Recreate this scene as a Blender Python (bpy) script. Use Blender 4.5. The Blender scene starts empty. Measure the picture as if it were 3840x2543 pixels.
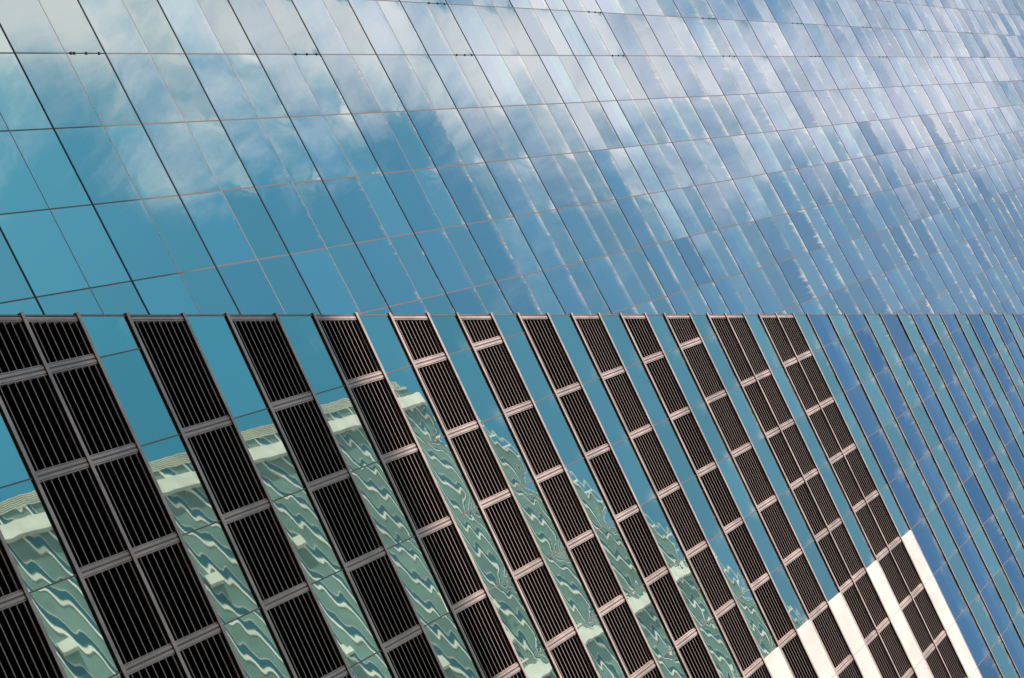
import bpy, bmesh, math, random
from mathutils import Matrix, Vector
random.seed(7)
scene = bpy.context.scene
COL = scene.collection
S = 24.8            # metres from the camera to the front facade
CAMZ = 1.6

# ------------------------------------------------------------------ camera
cd = bpy.data.cameras.new('camera')
cam = bpy.data.objects.new('camera', cd)
COL.objects.link(cam)
AX = (0.42666792, 0.90237136, -0.06066638)
AY = (-0.82943263, 0.41715708, 0.37151243)
AZ = (0.36054959, -0.10819376, 0.9264438)
cam.matrix_world = Matrix(((AX[0], -AX[1], -AX[2], 0), (AY[0], -AY[1], -AY[2], 0),
                           (AZ[0], -AZ[1], -AZ[2], CAMZ), (0, 0, 0, 1)))
FPX = 8981.8
cd.sensor_width = 36.0
cd.lens = FPX / 3840 * 36
cd.clip_start = 0.1
cd.clip_end = 5000
scene.camera = cam

# ------------------------------------------------------------------ view
scene.view_settings.view_transform = 'Standard'
scene.view_settings.look = 'None'
scene.view_settings.gamma = 1
scene.view_settings.exposure = 0.86
scene.render.engine = 'CYCLES'
scene.cycles.max_bounces = 6

# ------------------------------------------------------------------ node helpers
class NT:
    def __init__(s, tree):
        s.t = tree; s.n = tree.nodes; s.l = tree.links
    def link(s, a, b):
        s.l.new(a, b)
    def put(s, sock, v):
        if hasattr(v, 'is_output'): s.l.new(v, sock)
        else: sock.default_value = v
    def m(s, op, a, b=0.0, c=None, clamp=False):
        n = s.n.new('ShaderNodeMath'); n.operation = op; n.use_clamp = clamp
        s.put(n.inputs[0], a)
        if len(n.inputs) > 1: s.put(n.inputs[1], b)
        if c is not None: s.put(n.inputs[2], c)
        return n.outputs[0]
    def v(s, op, a, b=None, scale=None):
        n = s.n.new('ShaderNodeVectorMath'); n.operation = op
        s.put(n.inputs[0], a)
        if b is not None: s.put(n.inputs[1], b)
        if scale is not None: s.put(n.inputs['Scale'], scale)
        return n.outputs['Value'] if op in ('DOT_PRODUCT', 'LENGTH') else n.outputs[0]
    def comb(s, x, y, z):
        n = s.n.new('ShaderNodeCombineXYZ')
        for i, q in enumerate((x, y, z)): s.put(n.inputs[i], q)
        return n.outputs[0]
    def sep(s, a):
        n = s.n.new('ShaderNodeSeparateXYZ'); s.put(n.inputs[0], a); return n.outputs
    def ramp(s, a, lo, hi, to0=0.0, to1=1.0, smooth=True):
        n = s.n.new('ShaderNodeMapRange'); n.interpolation_type = 'SMOOTHSTEP' if smooth else 'LINEAR'
        s.put(n.inputs['Value'], a)
        n.inputs['From Min'].default_value = lo; n.inputs['From Max'].default_value = hi
        n.inputs['To Min'].default_value = to0; n.inputs['To Max'].default_value = to1
        return n.outputs[0]
    def noise(s, vec, scale, detail=2.0, rough=0.5, dist=0.0):
        n = s.n.new('ShaderNodeTexNoise'); s.put(n.inputs['Vector'], vec)
        n.inputs['Scale'].default_value = scale; n.inputs['Detail'].default_value = detail
        n.inputs['Roughness'].default_value = rough; n.inputs['Distortion'].default_value = dist
        return n.outputs[0]
    def mix(s, f, a, b):
        n = s.n.new('ShaderNodeMix'); n.data_type = 'RGBA'
        s.put(n.inputs['Factor'], f); s.put(n.inputs[6], a); s.put(n.inputs[7], b)
        return n.outputs[2]

# ------------------------------------------------------------------ world: sky with clouds
SUN = Vector((-0.74, -0.37, 0.56)).normalized()
w = bpy.data.worlds.new('World'); scene.world = w; w.use_nodes = True
W = NT(w.node_tree)
bg = W.n['Background']
sky = W.n.new('ShaderNodeTexSky'); sky.sky_type = 'NISHITA'; sky.sun_disc = False
sky.sun_elevation = math.asin(SUN.z)
sky.sun_rotation = math.atan2(SUN.x, SUN.y)
sky.air_density = 1.0; sky.dust_density = 0.6; sky.ozone_density = 1.6
tc = W.n.new('ShaderNodeTexCoord')
d = W.sep(tc.outputs['Generated'])
zc = W.m('MAXIMUM', d[2], 0.06)
px = W.m('DIVIDE', d[0], zc); py = W.m('DIVIDE', d[1], zc)
# cloud layer seen in perspective: t and n are axes of the plane (x/z, y/z) along and across the cloud streets
tt = W.m('ADD', W.m('MULTIPLY', px, 0.546), W.m('MULTIPLY', py, 0.837))
nn_ = W.m('SUBTRACT', W.m('MULTIPLY', px, 0.837), W.m('MULTIPLY', py, 0.546))
ca = W.m('SUBTRACT', W.m('MULTIPLY', tt, 0.80), W.m('MULTIPLY', nn_, 0.60))
cb = W.m('ADD', W.m('MULTIPLY', tt, 0.60), W.m('MULTIPLY', nn_, 0.80))
PS = W.comb(W.m('MULTIPLY', ca, 0.6), W.m('MULTIPLY', cb, 1.15), 0.0)
n_big = W.noise(PS, 15.0, 9.0, 0.60, 0.6)
n_fine = W.noise(W.v('ADD', PS, (3.1, 1.7, 0.0)), 42.0, 6.0, 0.62, 0.8)
# cloud masses: t, n, radius t, radius n, weight
BLOBS = [(-.625, -.012, .065, .022, .62), (-.550, .040, .036, .024, .55), (-.575, .064, .022, .010, .25),
         (-.475, -.008, .070, .024, .52), (-.390, .012, .065, .022, .40), (-.315, .000, .060, .026, .46),
         (-.250, .026, .045, .022, .26), (-.190, .016, .050, .028, .48), (-.165, .040, .025, .014, .20),
         (-.440, -.030, .260, .022, .22)]
bias = None
for (bx, by, rx, ry, wt) in BLOBS:
    q = W.m('ADD', W.m('POWER', W.m('DIVIDE', W.m('SUBTRACT', tt, bx), rx), 2.0),
            W.m('POWER', W.m('DIVIDE', W.m('SUBTRACT', nn_, by), ry), 2.0))
    g = W.m('MULTIPLY', W.m('EXPONENT', W.m('MULTIPLY', q, -0.5)), wt)
    bias = g if bias is None else W.m('ADD', bias, g)
low = W.ramp(d[2], 0.70, 0.35, 0.0, 0.60)          # more cloud lower in the sky
opp = W.ramp(py, 0.0, 0.40, 0.0, 0.35)             # and on the far side of the zenith
dens = W.m('ADD', W.m('ADD', W.m('MULTIPLY', W.m('SUBTRACT', n_big, 0.5), 1.9), W.m('MULTIPLY', W.m('SUBTRACT', n_fine, 0.5), 0.6)),
           W.m('ADD', W.m('SUBTRACT', bias, W.ramp(nn_, 0.05, 0.11, 0.0, 0.22)), W.m('ADD', low, opp)))
cl = W.ramp(dens, -0.04, 1.08)
veil = W.m('MULTIPLY', W.ramp(tt, -0.55, -0.12, 0.0, 0.24), W.ramp(nn_, 0.20, 0.02, 0.55, 1.0))   # thin high haze
cl = W.m('ADD', veil, W.m('MULTIPLY', cl, W.m('SUBTRACT', 1.0, veil)))
cloud_col = W.mix(W.ramp(d[2], 0.45, 0.75), (5.6, 5.0, 4.7, 1), (4.7, 4.8, 4.8, 1))
clear = W.v('MULTIPLY', sky.outputs[0], W.mix(W.ramp(d[2], 0.50, 0.78), (1.0, 0.94, 0.86, 1), (0.40, 0.97, 0.85, 1)))
skyc = W.mix(W.m('MULTIPLY', cl, 0.90), clear, cloud_col)
W.link(skyc, bg.inputs[0])
bg.inputs[1].default_value = 0.10

# ------------------------------------------------------------------ sun
sd = bpy.data.lights.new('sun', 'SUN'); sd.energy = 5.0; sd.angle = math.radians(0.5); sd.color = (1.0, 0.90, 0.78)
so = bpy.data.objects.new('sun', sd); COL.objects.link(so)
so.rotation_euler = SUN.to_track_quat('Z', 'Y').to_euler()
so.location = (0, 0, 300)

# ------------------------------------------------------------------ materials
def principled(name, base, rough=0.5, metal=0.0, noise=0.0, nscale=3.0, stretch=(1, 1, 1)):
    # noise: weathering, uneven from place to place
    m = bpy.data.materials.new(name); m.use_nodes = True
    N = NT(m.node_tree); b = N.n['Principled BSDF']
    b.inputs['Roughness'].default_value = rough; b.inputs['Metallic'].default_value = metal
    if noise:
        g = N.n.new('ShaderNodeNewGeometry')
        f = N.noise(N.v('MULTIPLY', g.outputs['Position'], stretch), nscale, 5.0, 0.6)
        lo = tuple(max(0, c * (1 - noise)) for c in base) + (1,)
        hi = tuple(min(1, c * (1 + noise)) for c in base) + (1,)
        N.link(N.mix(N.ramp(f, 0.3, 0.7), lo, hi), b.inputs['Base Color'])
        N.link(N.ramp(f, 0.3, 0.7, max(0.02, rough - 0.08), rough + 0.08), b.inputs['Roughness'])
    else:
        b.inputs['Base Color'].default_value = tuple(base) + (1,)
    return m

def glass(name, near, far, ripple, pillow, streak, tilt, rough=0.012, twotone=0.0, corner=0.0):
    """coated facade glass: a tinted mirror whose panes are slightly uneven.
    near/far: coating colour when seen steeply / at a grazing angle."""
    m = bpy.data.materials.new(name); m.use_nodes = True
    N = NT(m.node_tree)
    for n in list(N.n):
        if n.type != 'OUTPUT_MATERIAL': N.n.remove(n)
    out = [n for n in N.n if n.type == 'OUTPUT_MATERIAL'][0]
    geo = N.n.new('ShaderNodeNewGeometry')
    uvn = N.n.new('ShaderNodeUVMap'); uvn.uv_map = 'pane'
    uv = N.sep(uvn.outputs[0]); u, vv = uv[0], uv[1]
    at = N.n.new('ShaderNodeAttribute'); at.attribute_name = 'rnd'
    rc = N.sep(at.outputs['Vector']); r0, r1, r2 = rc[0], rc[1], rc[2]
    pos = geo.outputs['Position']; ps = N.sep(pos)
    nrm = geo.outputs['True Normal']
    tang = N.v('NORMALIZE', N.v('CROSS_PRODUCT', (0.0, 0.0, 1.0), nrm))
    off = N.comb(N.m('MULTIPLY', r0, 40.0), N.m('MULTIPLY', r1, 40.0), 0.0)
    lp = N.v('ADD', pos, off)
    soft = N.noise(N.v('MULTIPLY', lp, (0.55, 0.55, 0.55)), 1.0, 2.0, 0.5)
    soft2 = N.noise(N.v('ADD', N.v('MULTIPLY', lp, (0.7, 0.7, 0.7)), (9.0, 4.0, 2.0)), 1.0, 2.0, 0.5)
    # roller wave of the tempered glass
    ph = N.m('ADD', N.m('MULTIPLY', ps[2], 2 * math.pi / 0.55), N.m('MULTIPLY', soft, 9.0))
    wave = N.m('MULTIPLY', N.m('SINE', ph), N.m('MULTIPLY', ripple, N.ramp(soft2, 0.3, 0.7, 0.3, 1.3)))
    mid = N.noise(N.v('MULTIPLY', lp, (1.2, 1.2, 3.0)), 1.0, 3.0, 0.5)
    az = N.m('ADD', wave, N.m('MULTIPLY', N.m('SUBTRACT', mid, 0.5), ripple * 2.2))
    ax = N.m('MULTIPLY', N.m('SUBTRACT', soft2, 0.5), ripple * 5.0)
    # pillowing towards the edges of each pane
    e1 = N.m('POWER', N.ramp(vv, 0.72, 1.0, 0, 1, False), 2.0)
    e0 = N.m('POWER', N.ramp(vv, 0.28, 0.0, 0, 1, False), 2.0)
    az = N.m('ADD', az, N.m('MULTIPLY', N.m('SUBTRACT', e1, e0), N.m('MULTIPLY', pillow, N.m('ADD', r2, 0.4))))
    f1 = N.m('POWER', N.ramp(u, 0.88, 1.0, 0, 1, False), 2.0)
    f0 = N.m('POWER', N.ramp(u, 0.12, 0.0, 0, 1, False), 2.0)
    ax = N.m('ADD', ax, N.m('MULTIPLY', N.m('SUBTRACT', f1, f0), pillow * 0.4))
    # random lean of every pane
    lean = N.ramp(ps[2], 62.0, 100.0, tilt, tilt * 3.5)
    az = N.m('ADD', az, N.m('MULTIPLY', N.m('SUBTRACT', r0, 0.5), lean))
    ax = N.m('ADD', ax, N.m('MULTIPLY', N.m('SUBTRACT', r1, 0.5), N.m('MULTIPLY', lean, 2.0)))
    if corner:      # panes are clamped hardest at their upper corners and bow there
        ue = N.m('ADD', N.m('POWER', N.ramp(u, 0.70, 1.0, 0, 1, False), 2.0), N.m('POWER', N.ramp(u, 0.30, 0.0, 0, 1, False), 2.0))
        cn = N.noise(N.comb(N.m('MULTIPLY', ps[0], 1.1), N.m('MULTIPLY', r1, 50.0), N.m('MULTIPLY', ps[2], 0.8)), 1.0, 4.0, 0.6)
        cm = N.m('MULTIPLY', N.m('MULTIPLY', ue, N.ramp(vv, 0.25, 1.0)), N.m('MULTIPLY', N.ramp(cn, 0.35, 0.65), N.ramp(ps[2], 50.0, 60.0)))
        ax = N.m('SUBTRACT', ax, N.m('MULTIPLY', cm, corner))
    # masks for the pale streaks and the painted glow towards the joint
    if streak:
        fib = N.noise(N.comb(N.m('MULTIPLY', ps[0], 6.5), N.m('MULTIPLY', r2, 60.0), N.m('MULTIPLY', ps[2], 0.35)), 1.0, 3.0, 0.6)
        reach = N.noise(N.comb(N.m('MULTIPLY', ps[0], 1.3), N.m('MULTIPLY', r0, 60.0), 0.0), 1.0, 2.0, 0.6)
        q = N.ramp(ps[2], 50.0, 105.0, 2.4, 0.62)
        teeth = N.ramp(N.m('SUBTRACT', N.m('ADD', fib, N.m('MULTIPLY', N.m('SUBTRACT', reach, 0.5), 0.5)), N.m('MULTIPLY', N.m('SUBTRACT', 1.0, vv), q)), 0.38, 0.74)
        rim_glow = N.m('MULTIPLY', N.m('POWER', N.ramp(vv, 0.72, 1.0, 0, 1, False), 2.0), N.m('MULTIPLY', N.ramp(reach, 0.35, 0.65, 0.10, 0.70), N.ramp(ps[2], 58.0, 90.0)))
        st = N.m('MAXIMUM', N.m('MULTIPLY', teeth, 0.62), rim_glow)
        hi = N.ramp(ps[2], 50.0, 72.0, 0.0, 1.0)  # fades streaks and glow out where the lower storeys lie in shade
        if corner > 0.08: st = N.m('MAXIMUM', st, N.m('MULTIPLY', N.m('POWER', cm, 1.3), 0.75))  # corner glow: painted stand-in for reflected cloud
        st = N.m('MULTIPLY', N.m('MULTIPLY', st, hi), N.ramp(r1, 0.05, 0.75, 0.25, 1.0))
    nn = N.v('NORMALIZE', N.v('ADD', nrm, N.v('ADD', N.v('SCALE', tang, scale=ax), N.v('SCALE', (0.0, 0.0, 1.0), scale=az))))
    cosn = N.m('ABSOLUTE', N.v('DOT_PRODUCT', geo.outputs['Incoming'], nrm))
    t = N.ramp(cosn, 0.50, 0.20, 0, 1, False)
    col = N.mix(t, tuple(near) + (1,), tuple(far) + (1,))
    # slight differences of coating from pane to pane
    var = N.ramp(r2, 0.0, 1.0, 0.88, 1.06, False)
    if twotone:     # the slab edge shows faintly through part of the pane
        step = N.m('MULTIPLY', N.ramp(N.m('ADD', vv, N.m('MULTIPLY', r0, 0.18)), 0.56, 0.66), N.ramp(ps[2], 65.0, 90.0))
        col = N.mix(N.m('MULTIPLY', N.m('MULTIPLY', step, r2), twotone), col, (0.80, 0.96, 0.96, 1))
    colv = N.v('SCALE', col, scale=var)
    gl = N.n.new('ShaderNodeBsdfGlossy'); gl.inputs['Roughness'].default_value = rough
    N.link(colv, gl.inputs['Color']); N.link(nn, gl.inputs['Normal'])
    if streak:      # pale fringes under the joint; bright reflection painted along rim and corners
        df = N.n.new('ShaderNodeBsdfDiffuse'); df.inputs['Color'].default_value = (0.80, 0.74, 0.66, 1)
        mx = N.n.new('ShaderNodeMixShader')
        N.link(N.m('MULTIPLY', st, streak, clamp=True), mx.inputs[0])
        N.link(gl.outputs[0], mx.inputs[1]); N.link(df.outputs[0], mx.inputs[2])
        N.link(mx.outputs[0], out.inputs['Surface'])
    else:
        N.link(gl.outputs[0], out.inputs['Surface'])
    return m

M = {}
M['alu'] = principled('anodised_aluminium', (0.55, 0.42, 0.405), 0.35, 0.0, 0.22, 1.4, (1, 1, 0.6))
M['alu'].node_tree.nodes['Principled BSDF'].inputs['IOR'].default_value = 1.6
M['blade'] = principled('louvre_aluminium', (0.37, 0.28, 0.265), 0.4, 0.0)
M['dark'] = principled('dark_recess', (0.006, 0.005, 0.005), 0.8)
M['joint'] = principled('brown_joint', (0.33, 0.25, 0.225), 0.5, 0.0)
M['joint_f'] = principled('dark_joint', (0.19, 0.14, 0.13), 0.4)
M['mull_r'] = principled('mullion_brown', (0.18, 0.125, 0.115), 0.45)
M['cap_shade'] = principled('black_cap_and_shade', (0.018, 0.015, 0.016), 0.45, 0.2)  # near-black; also puts shade into the colour of slats and ledge undersides
M['trim'] = principled('edge_aluminium', (0.22, 0.17, 0.17), 0.35, 0.2, 0.15, 0.6)
M['white'] = principled('white_panel', (0.87, 0.81, 0.78), 0.35, 0.0, 0.08, 0.7, (1, 1, 0.4))
M['black'] = principled('black_steel', (0.01, 0.01, 0.011), 0.4)
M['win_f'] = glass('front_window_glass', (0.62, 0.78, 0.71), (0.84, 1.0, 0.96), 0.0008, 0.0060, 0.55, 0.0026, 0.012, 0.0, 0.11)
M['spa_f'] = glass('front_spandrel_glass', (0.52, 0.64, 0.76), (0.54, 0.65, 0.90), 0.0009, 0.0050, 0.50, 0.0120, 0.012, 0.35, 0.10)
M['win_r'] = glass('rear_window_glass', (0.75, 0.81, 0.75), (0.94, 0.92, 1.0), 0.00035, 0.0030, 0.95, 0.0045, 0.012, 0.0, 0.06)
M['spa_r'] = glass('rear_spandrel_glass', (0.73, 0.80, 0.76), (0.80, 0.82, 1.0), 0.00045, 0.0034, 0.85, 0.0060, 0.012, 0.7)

# ------------------------------------------------------------------ mesh helpers
def clip(poly, nx, nz, c):
    """keep the part of a convex polygon where nx*x + nz*z >= c"""
    out = []
    for i in range(len(poly)):
        a, b = poly[i], poly[(i + 1) % len(poly)]
        da, db = nx * a[0] + nz * a[1] - c, nx * b[0] + nz * b[1] - c
        if da >= 0: out.append(a)
        if (da >= 0) != (db >= 0):
            t = da / (da - db)
            out.append((a[0] + t * (b[0] - a[0]), a[1] + t * (b[1] - a[1])))
    return out

class MB:
    def __init__(s, frame=None):
        s.bm = bmesh.new(); s.uv = s.bm.loops.layers.uv.new('pane')
        s.cl = s.bm.loops.layers.float_color.new('rnd')
        s.frame = frame or FRONT
    def prism(s, poly, o0, o1, dz=0.0, box=None, rnd=None):
        """poly in (x, z) of the facade; o0 = outer offset, o1 = inner offset (positive = towards the street)"""
        if len(poly) < 3: return
        a = 0
        for i in range(len(poly)):
            p, q = poly[i], poly[(i + 1) % len(poly)]
            a += p[0] * q[1] - q[0] * p[1]
        if abs(a) < 1e-7: return
        if a < 0: poly = poly[::-1]
        f = [s.bm.verts.new(s.frame(x, z, o0)) for x, z in poly]
        b = [s.bm.verts.new(s.frame(x, z + dz, o1)) for x, z in poly]
        fs = [s.bm.faces.new(f), s.bm.faces.new(b[::-1])]
        n = len(poly)
        for i in range(n):
            fs.append(s.bm.faces.new((f[(i + 1) % n], f[i], b[i], b[(i + 1) % n])))
        if box:
            x0, x1, z0, z1 = box
            for fc in fs:
                for lp, (x, z) in zip(fc.loops, [(None, None)] * len(fc.loops)): pass
            for i, lp in enumerate(fs[0].loops):
                x, z = poly[i]
                lp[s.uv].uv = ((x - x0) / (x1 - x0), (z - z0) / (z1 - z0))
            for fc in fs:
                for lp in fc.loops: lp[s.cl] = (rnd[0], rnd[1], rnd[2], 1)
    def rect(s, x0, x1, z0, z1, o0, o1, dz=0.0):
        s.prism([(x0, z0), (x1, z0), (x1, z1), (x0, z1)], o0, o1, dz)
    def build(s, name, mat, parent=None):
        me = bpy.data.meshes.new(name); s.bm.to_mesh(me); s.bm.free()
        me.materials.append(mat)
        o = bpy.data.objects.new(name, me); COL.objects.link(o)
        if parent: o.parent = parent; o.matrix_parent_inverse = parent.matrix_world.inverted()
        return o

def FRONT(x, z, o): return Vector((x, S - o, z))
NU = Vector((0.04692676, 0.99889833, 0)); TU = Vector((0.99889833, -0.04692676, 0)); DU = 1.056 * S
def REAR(x, z, o): return NU * (DU - o) + TU * x + Vector((0, 0, z))

def empty(name, loc, label, cat, group=None):
    o = bpy.data.objects.new(name, None); COL.objects.link(o); o.location = loc
    bpy.context.view_layer.update()
    o['label'] = label; o['category'] = cat
    if group: o['group'] = group
    return o

def project(p):
    v = p - Vector((0, 0, CAMZ))
    x, y, d = [AX[i] * v.x + AY[i] * v.y + AZ[i] * v.z for i in range(3)]
    if d < 1: return None
    return 1920 + FPX * x / d, 1271.5 + FPX * y / d
def seen_area(poly, frame):
    q = []
    for x, z in poly:
        r = project(frame(x, z, 0))
        if r is None: return 0
        q.append(r)
    for nx, nz, c in ((1, 0, 0), (-1, 0, -3840), (0, 1, 0), (0, -1, -2543)):
        q = clip(q, nx, nz, c)
        if len(q) < 3: return 0
    a = 0
    for i in range(len(q)):
        p, r = q[i], q[(i + 1) % len(q)]
        a += p[0] * r[1] - r[0] * p[1]
    return abs(a) / 2

def H(z): return CAMZ + S * z

# ------------------------------------------------------------------ floor lines (in units of S above the camera)
FL = [1.352, 1.4402, 1.511, 1.5885, 1.6638, 1.736, 1.824, 1.897, 1.985, 2.0575, 2.1447, 2.2178, 2.3056, 2.3785, 2.4668,
      2.5405, 2.6265, 2.6995, 2.7875, 2.861, 2.948, 3.0197, 3.118, 3.192, 3.268, 3.3485, 3.421, 3.504, 3.591, 3.6635,
      3.780, 3.879, 3.9965, 4.0965, 4.2145, 4.312, 4.431, 4.528, 4.648, 4.744, 4.863, 4.960, 5.079, 5.176]
LOUV = {1.352, 1.511, 1.5885, 1.736, 1.897, 2.0575, 2.2178, 2.3785, 2.5405, 2.6995, 2.861, 3.0197, 3.192, 3.268, 3.421, 3.504}
down = [1.352]; k = 0
while down[-1] > 0.25:
    down.append(down[-1] - (0.073 if k % 2 == 0 else 0.0875))
    if k % 2 == 1: LOUV.add(down[-1])
    k += 1
FL = down[:0:-1] + FL
k = 0
while FL[-1] < 9.3:
    FL.append(FL[-1] + (0.1168 if k % 2 == 0 else 0.0992)); k += 1
NB = len(FL) - 1
SLOPE = 0.1092
def edge_x(zw):            # left, leaning edge of the front facade
    z = (zw - CAMZ) / S
    return -(0.2955 - SLOPE * (z - 1.561)) * S
# the same edge as a half plane in (x, z): x - SLOPE*z >= EC
EC = edge_x(0)
EL = math.hypot(1, SLOPE)
def in_edge(poly, off=0.0): return clip(poly, 1 / EL, -SLOPE / EL, EC / EL + off)
def out_edge(poly, off): return clip(poly, -1 / EL, SLOPE / EL, -(EC / EL + off))

XM = [-(0.2457 - 0.0791 * k) * S for k in range(-9, 16)]        # vertical joints of the front facade
XMAX = XM[-1]
XW = -(0.2457 - 0.0791 * 7) * S                                 # white panels start here

# ------------------------------------------------------------------ front building
front = empty('louvred_tower', (4, S + 1, 0), 'lower facade of black louvre bands, pale ledges and teal glass strips ending in white panels', 'building')
mb = MB()
top = H(FL[-1])
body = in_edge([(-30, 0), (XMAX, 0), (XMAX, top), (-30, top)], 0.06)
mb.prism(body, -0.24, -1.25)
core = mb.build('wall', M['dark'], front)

wins, spans, louvs, whites = [], [], [], []
for b in range(NB):
    z0, z1 = H(FL[b]), H(FL[b + 1])
    lou = FL[b] in LOUV
    upper = FL[b] > 3.66
    wide = upper and (FL[b + 1] - FL[b]) > 0.108
    hn = 0.045 if FL[b] > 3.6 else 0.055
    em = edge_x((z0 + z1) / 2)
    lim = (0.38 if lou else 0.31) * 0.0791 * S
    for j in range(len(XM) - 1):
        x0, x1 = XM[j], XM[j + 1]
        if x1 - em < lim: continue                     # a sliver at the leaning edge belongs to its neighbour
        if j and x0 - em < lim: x0 = XM[j - 1]
        cell = in_edge([(x0, z0), (x1, z0), (x1, z1), (x0, z1)], 0.0)
        if len(cell) < 3: continue
        a = seen_area(cell, FRONT)
        item = (a, x0, x1, z0, z1, hn)
        if lou: louvs.append(item)
        elif not upper and x0 > XW - 0.1: whites.append(item)
        elif wide: spans.append(item)
        else: wins.append(item)

def pane_poly(x0, x1, z0, z1, hn, g=0.006):
    return in_edge([(x0 + g, z0 + hn * 0.9), (x1 - g, z0 + hn * 0.9), (x1 - g, z1 - hn * 0.9), (x0 + g, z1 - hn * 0.9)], 0.03)
def do_panes(items, name, mat, parent, frame, polyf, o0=0.0, o1=-0.03, lim=100):
    items = sorted(items, key=lambda t: -t[0])
    rest = MB(frame); nrest = 0
    for i, (a, x0, x1, z0, z1, hn) in enumerate(items):
        poly = polyf(x0, x1, z0, z1, hn)
        rnd = (random.random(), random.random(), random.random())
        if i < lim - 1 and a > 30:
            m = MB(frame); m.prism(poly, o0, o1, 0, (x0, x1, z0, z1), rnd); m.build(name, mat, parent)
        else:
            rest.prism(poly, o0, o1, 0, (x0, x1, z0, z1), rnd); nrest += 1
    if nrest:
        o = rest.build(name, mat, parent); o['kind'] = 'stuff'
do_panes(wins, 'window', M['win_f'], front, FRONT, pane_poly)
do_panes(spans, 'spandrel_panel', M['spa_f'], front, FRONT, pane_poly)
do_panes(whites, 'cladding_panel', M['white'], front, FRONT,
         lambda x0, x1, z0, z1, hn: in_edge([(x0 + .008, z0 + hn + .01), (x1 - .008, z0 + hn + .01), (x1 - .008, z1 - hn + .012), (x0 + .008, z1 - hn + .012)], 0.03), 0.040, -0.03)

def louvre(mf, mbld, msl, x0, x1, z0, z1, hn):
    a, c = z0 + hn, z1 - hn
    def band(l, r):       # vertical strip from l to r measured inwards from both sides of the cell
        out = []
        p = in_edge([(x1 - r, a), (x1 - l, a), (x1 - l, c), (x1 - r, c)], 0.045)
        out.append(p)
        full = [(x0, a), (x1, a), (x1, c), (x0, c)]
        if edge_x(z1) > x0:     # this cell is cut by the leaning edge: the left bar follows the edge
            p = out_edge(in_edge(full, 0.03 + l), 0.03 + r)
            p = clip(p, -1, 0, -(x1 - r)); p = clip(p, 1, 0, x0 + l)
            out.append(p)
            e0 = edge_x(z0)
            if e0 < x0:
                p = in_edge([(x0 + l, a), (x0 + r, a), (x0 + r, c), (x0 + l, c)], 0.03 + r)
                out.append(p)
        else:
            out.append([(x0 + l, a), (x0 + r, a), (x0 + r, c), (x0 + l, c)])
        return [p for p in out if len(p) > 2]
    for p in band(0.018, 0.076): mf.prism(p, 0.014, -0.20)
    for p in band(0.076, 0.090): mf.prism(p, -0.030, -0.20)
    for p in band(0.090, 0.108): mf.prism(p, 0.006, -0.20)
    def inner(poly, off):
        q = in_edge(poly, 0.03 + off)
        q = clip(q, 1, 0, x0 + off); return clip(q, -1, 0, -(x1 - off))
    mf.prism(inner([(x0, a), (x1, a), (x1, a + .035), (x0, a + .035)], 0.108), -0.012, -0.20)
    mf.prism(inner([(x0, a + .035), (x1, a + .035), (x1, a + .055), (x0, a + .055)], 0.108), 0.002, -0.20)
    msl.prism(inner([(x0, c - .05), (x1, c - .05), (x1, c), (x0, c)], 0.108), -0.03, -0.22)  # top bar coloured near-black like the slats, for the shade there
    mf.prism(inner([(x0, c - .085), (x1, c - .085), (x1, c - .065), (x0, c - .065)], 0.108), -0.012, -0.03)
    # blades
    lo, hi = a + 0.19, c - 0.10
    n = max(3, int(round((hi - lo) / 0.235)))
    for i in range(n):
        z = lo + (hi - lo) * i / n + random.uniform(-.006, .006)
        mbld.prism(inner([(x0, z), (x1, z), (x1, z + 0.028), (x0, z + 0.028)], 0.112), -0.012, -0.018)
        msl.prism(inner([(x0, z + 0.008), (x1, z + 0.008), (x1, z + 0.020), (x0, z + 0.020)], 0.112), -0.0182, -0.19, 0.05)  # slats near-black: the shade between blades is in the colour
louvs.sort(key=lambda t: -t[0])
rf, rb, rl = MB(), MB(), MB()
for i, (a, x0, x1, z0, z1, hn) in enumerate(louvs):
    if i < 99 and a > 30:
        mf, mbl, msl = MB(), MB(), MB()
        louvre(mf, mbl, msl, x0, x1, z0, z1, hn)
        fr = mf.build('louvre_panel', M['alu'], front)
        mbl.build('blade_edges', M['blade'], fr); msl.build('blades', M['cap_shade'], fr)
    elif z0 < H(3.7) and x0 < 14:
        louvre(rf, rb, rl, x0, x1, z0, z1, hn)
o = rf.build('louvre_panel', M['alu'], front); o['kind'] = 'stuff'
o2 = rb.build('blade_edges', M['blade'], o); o2['kind'] = 'stuff'
o2 = rl.build('blades', M['cap_shade'], o); o2['kind'] = 'stuff'

for i, f in enumerate(FL):
    z = H(f); h = 0.055 if f < 3.6 else 0.038
    if z < H(1.1) or z > H(6.2): continue
    m = MB()
    xe = edge_x(z) - 0.045
    m.rect(xe, XMAX, z - h, z + h, 0.046, 0.034)
    led = m.build('ledge', M['alu'], front)
    m = MB(); m.rect(xe + 0.004, XMAX - .004, z - h + 0.002, z + h - .004, 0.0338, -0.12)
    m.build('soffit', M['cap_shade'], led)  # ledge underside in near-black, its shade put into the colour
for x in XM:
    if x > 16 or x < -8: continue
    zt = 0
    for b in range(NB):
        z0, z1 = H(FL[b]), H(FL[b + 1])
        if z1 < H(8) and x - edge_x((z0 + z1) / 2) >= (0.38 if FL[b] in LOUV else 0.31) * 0.0791 * S: zt = z1
    if zt < 10: continue
    m = MB(); m.rect(x - 0.015, x + 0.015, 0.2, zt, 0.007, -0.20)
    m.build('mullion', M['joint_f'], front)
m = MB()
m.prism(out_edge(in_edge([(-30, 0), (XMAX, 0), (XMAX, top), (-30, top)], -0.004), 0.032), 0.012, -1.30)
m.build('edge_trim', M['trim'], front)

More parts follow.
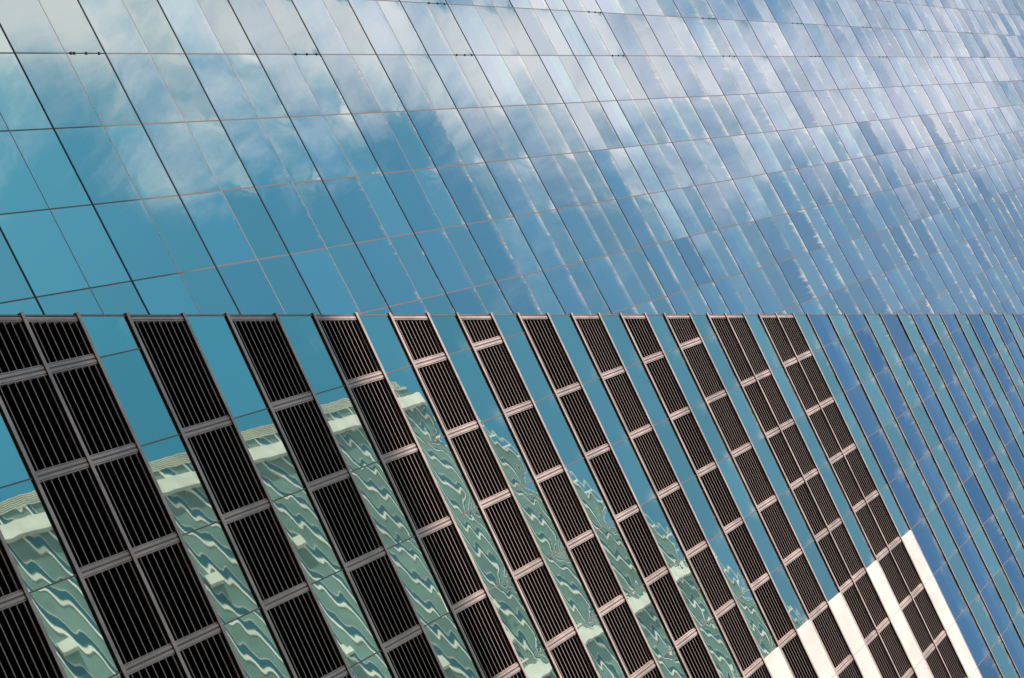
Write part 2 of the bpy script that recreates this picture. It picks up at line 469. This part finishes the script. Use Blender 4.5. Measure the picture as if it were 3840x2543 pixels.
# ------------------------------------------------------------------ rear building
rear = empty('glass_tower', (-6, S + 3, 0), 'plain blue mirror glass facade with thin joints reflecting clouds, behind the louvred facade', 'building')
XU = [-(0.5815 + 0.0749 * 2 - 0.0749 * k) * 1.056 * S for k in range(-6, 22)]
m = MB(REAR)
m.rect(XU[0], XU[-1], 0, top + 3, -0.05, -22)
m.build('wall', M['dark'], rear)
rw, rs = [], []
for b in range(NB):
    z0, z1 = H(FL[b]), H(FL[b + 1])
    # the narrow bands carry the windows
    zc_ = (FL[b] + FL[b + 1]) / 2
    wdt = FL[b + 1] - FL[b]
    wide = wdt > (0.108 if FL[b] > 3.66 else 0.0795)
    for j in range(len(XU) - 1):
        x0, x1 = XU[j], XU[j + 1]
        p = REAR(x0, z1, 0)
        cell = [(x0, z0), (x1, z0), (x1, z1), (x0, z1)]
        a = seen_area(cell, REAR)
        # hidden by the front block?
        q = REAR((x0 + x1) / 2, (z0 + z1) / 2, 0)
        t = S / q.y
        if q.x * t > edge_x(CAMZ + (q.z - CAMZ) * t) + 0.8: a = 0
        (rs if wide else rw).append((a, x0, x1, z0, z1, 0.02))
pr = lambda x0, x1, z0, z1, hn: [(x0 + .013, z0 + .016), (x1 - .013, z0 + .016), (x1 - .013, z1 - .012), (x0 + .013, z1 - .012)]
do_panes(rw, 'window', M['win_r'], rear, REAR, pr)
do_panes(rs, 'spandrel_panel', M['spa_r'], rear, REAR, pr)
for i, f in enumerate(FL):
    z = H(f)
    if z < H(1.5) or z > H(8.9): continue
    w_above = (FL[i + 1] - FL[i]) if i < NB else .1
    thick = w_above > (0.108 if f > 3.66 else 0.0795)
    m = MB(REAR)
    if thick: m.rect(XU[0], XU[-1], z - .032, z + .022, 0.010, -0.05)
    else: m.rect(XU[0], XU[-1], z - .016, z + .013, 0.003, -0.05)
    m.build('transom', M['cap_shade'] if thick else M['joint'], rear)
for x in XU:
    m = MB(REAR); m.rect(x - .017, x + .017, 1.0, top, 0.002, -0.04)
    m.build('mullion', M['mull_r'], rear)
# black fixing clips at every third storey on two of the joints
for ci, xk in enumerate((2 + 6, 1 + 6)):
    for (a, b) in ((1.985, 2.0575), (2.4668, 2.5405), (2.948, 3.0197), (3.591, 3.6635), (4.2145, 4.312), (4.863, 4.960), (5.51, 5.61), (6.16, 6.26), (6.81, 6.91), (7.46, 7.56)):
        if ci == 1 and a < 2.9: continue
        fr = (0.12, 0.2, 0.5, 0.83) if a < 2 else (0.12, 0.52, 0.86)
        m = MB(REAR); x = XU[xk]
        m.rect(x - .013, x + .013, H(a), H(b), 0.005, -0.03)
        for t in fr:
            zz = H(a + (b - a) * t)
            m.rect(x - .030, x + .030, zz - .04, zz + .04, 0.022, -0.02)
        m.build('clip', M['black'], rear)

# ------------------------------------------------------------------ the tower across the street (seen only as a reflection)
HT = 240.0
T0 = Vector((-16.1, 49.6 - 0.461 * HT, 0)); TUv = Vector((0.798, 0.602, 0)).normalized(); TN = Vector((-0.602, 0.798, 0)).normalized()
def OPP(x, z, o): return T0 + TUv * x + TN * o + Vector((0, 0, z))
M['o_wall'] = principled('green_panel', (0.15, 0.25, 0.225), 0.5, 0.0, 0.22, 0.12)
M['o_win'] = principled('teal_glass', (0.015, 0.11, 0.15), 0.25, 0.0)
M['o_white'] = principled('cream_concrete', (0.82, 0.79, 0.72), 0.6, 0.0, 0.10, 0.5)
opp_t = empty('reflected_tower', T0, 'pale green tower with cream piers and teal window bands, mirrored in the lower glass strips', 'building')
HR = HT + CAMZ
m = MB(OPP); m.rect(-1.55, 62, 0, HR, 0.0, -40); m.build('wall', M['o_wall'], opp_t)
fz = HR - 3.2
while fz > 90:
    m = MB(OPP); m.rect(-0.25, 61.5, fz - 1.30, fz - 0.10, 0.03, -0.3); m.build('window_band', M['o_win'], opp_t)
    m = MB(OPP); m.rect(-0.25, 61.8, fz - 1.85, fz - 1.30, 0.06, -0.3); m.build('slab_edge', M['o_white'], opp_t)
    m = MB(OPP); m.rect(-0.25, 61.8, fz - 0.10, fz + 0.0, 0.06, -0.3); m.build('reveal', M['o_white'], opp_t)
    fz -= 4.5
for (a, b) in ((1.45, 3.15), (37.2, 39.0)):
    m = MB(OPP); m.rect(a, b, 0, HR + 1.2, 0.5, -0.3); m.build('pier', M['o_white'], opp_t)
for k in range(6):
    m = MB(OPP); a = -1.5 + 0.24 * k
    m.rect(a, a + 0.06, 0, HR + 0.4, 0.12, -0.3); m.build('corner_rib', M['o_white'], opp_t)
for (s_, h_) in ((14.7, 149.4), (14.7, 171.8), (14.9, 187.4), (26.9, 173.8), (26.9, 197), (30.4, 199.7), (34, 194), (32.5, 181.6), (20, 160), (46, 217)):
    m = MB(OPP); m.rect(s_ - .5, s_ + .6, h_ - 1.2, h_ + 0.9, 0.45, -0.3); m.build('balcony_panel', M['o_white'], opp_t)
m = MB(OPP)
m.rect(5, 60, HR + 2.9, HR + 3.1, 0.0, -0.15); m.rect(5, 60, HR + .0, HR + .35, 0.10, -0.5)
for k in range(28): m.rect(5 + 2 * k, 5.22 + 2 * k, HR, HR + 3.0, 0.0, -0.15)
m.build('railing', M['o_white'], opp_t)
m = MB(OPP); m.rect(30, 40, HR, HR + 6, -6, -20); m.build('roof_plant', M['o_white'], opp_t)

# ------------------------------------------------------------------ office block on the sun's side: its shadow covers the lower facade
ob = empty('office_block', (-92, -31, 0), 'plain concrete office block whose shadow falls on the lowest storeys of the louvred facade', 'building')
HB = 53.7 + 36.8 / abs(SUN.y) * SUN.z
def FR(x, z, o): return Vector((x, -12 + o, z))
m = MB(FR); m.rect(-135, -50, 0, HB, 0, -38); m.build('wall', principled('office_concrete', (0.32, 0.31, 0.29), 0.8, 0, 0.1, 0.3), ob)
for k in range(int(HB / 3.9) - 1):
    m = MB(FR); m.rect(-134, -51, 2.4 + 3.9 * k, 4.4 + 3.9 * k, 0.02, -0.1); m.build('window_band', M['o_win'], ob)

# ------------------------------------------------------------------ ground, pavement and road
def flat(name, x0, x1, y0, y1, z0, z1, mat):
    me = bpy.data.meshes.new(name); b = bmesh.new()
    bmesh.ops.create_cube(b, size=1.0)
    for v_ in b.verts:
        v_.co = Vector((x0 if v_.co.x < 0 else x1, y0 if v_.co.y < 0 else y1, z0 if v_.co.z < 0 else z1))
    b.to_mesh(me); b.free(); me.materials.append(mat)
    o = bpy.data.objects.new(name, me); COL.objects.link(o); o['kind'] = 'structure'; return o
flat('ground', -1500, 1500, -1500, 1500, -1.0, -0.15, principled('ground_dust', (0.14, 0.125, 0.11), 0.9, 0, 0.2, 0.05))
flat('road', -400, 400, -14, 2, -0.15, -0.12, principled('asphalt', (0.05, 0.05, 0.052), 0.85, 0, 0.25, 2.0))
pv = principled('paving', (0.20, 0.18, 0.16), 0.8, 0, 0.15, 1.5)
flat('pavement', -400, 400, 2.0, 60, -0.15, 0.0, pv)
flat('pavement', -400, 400, -26, -14, -0.15, 0.0, pv)
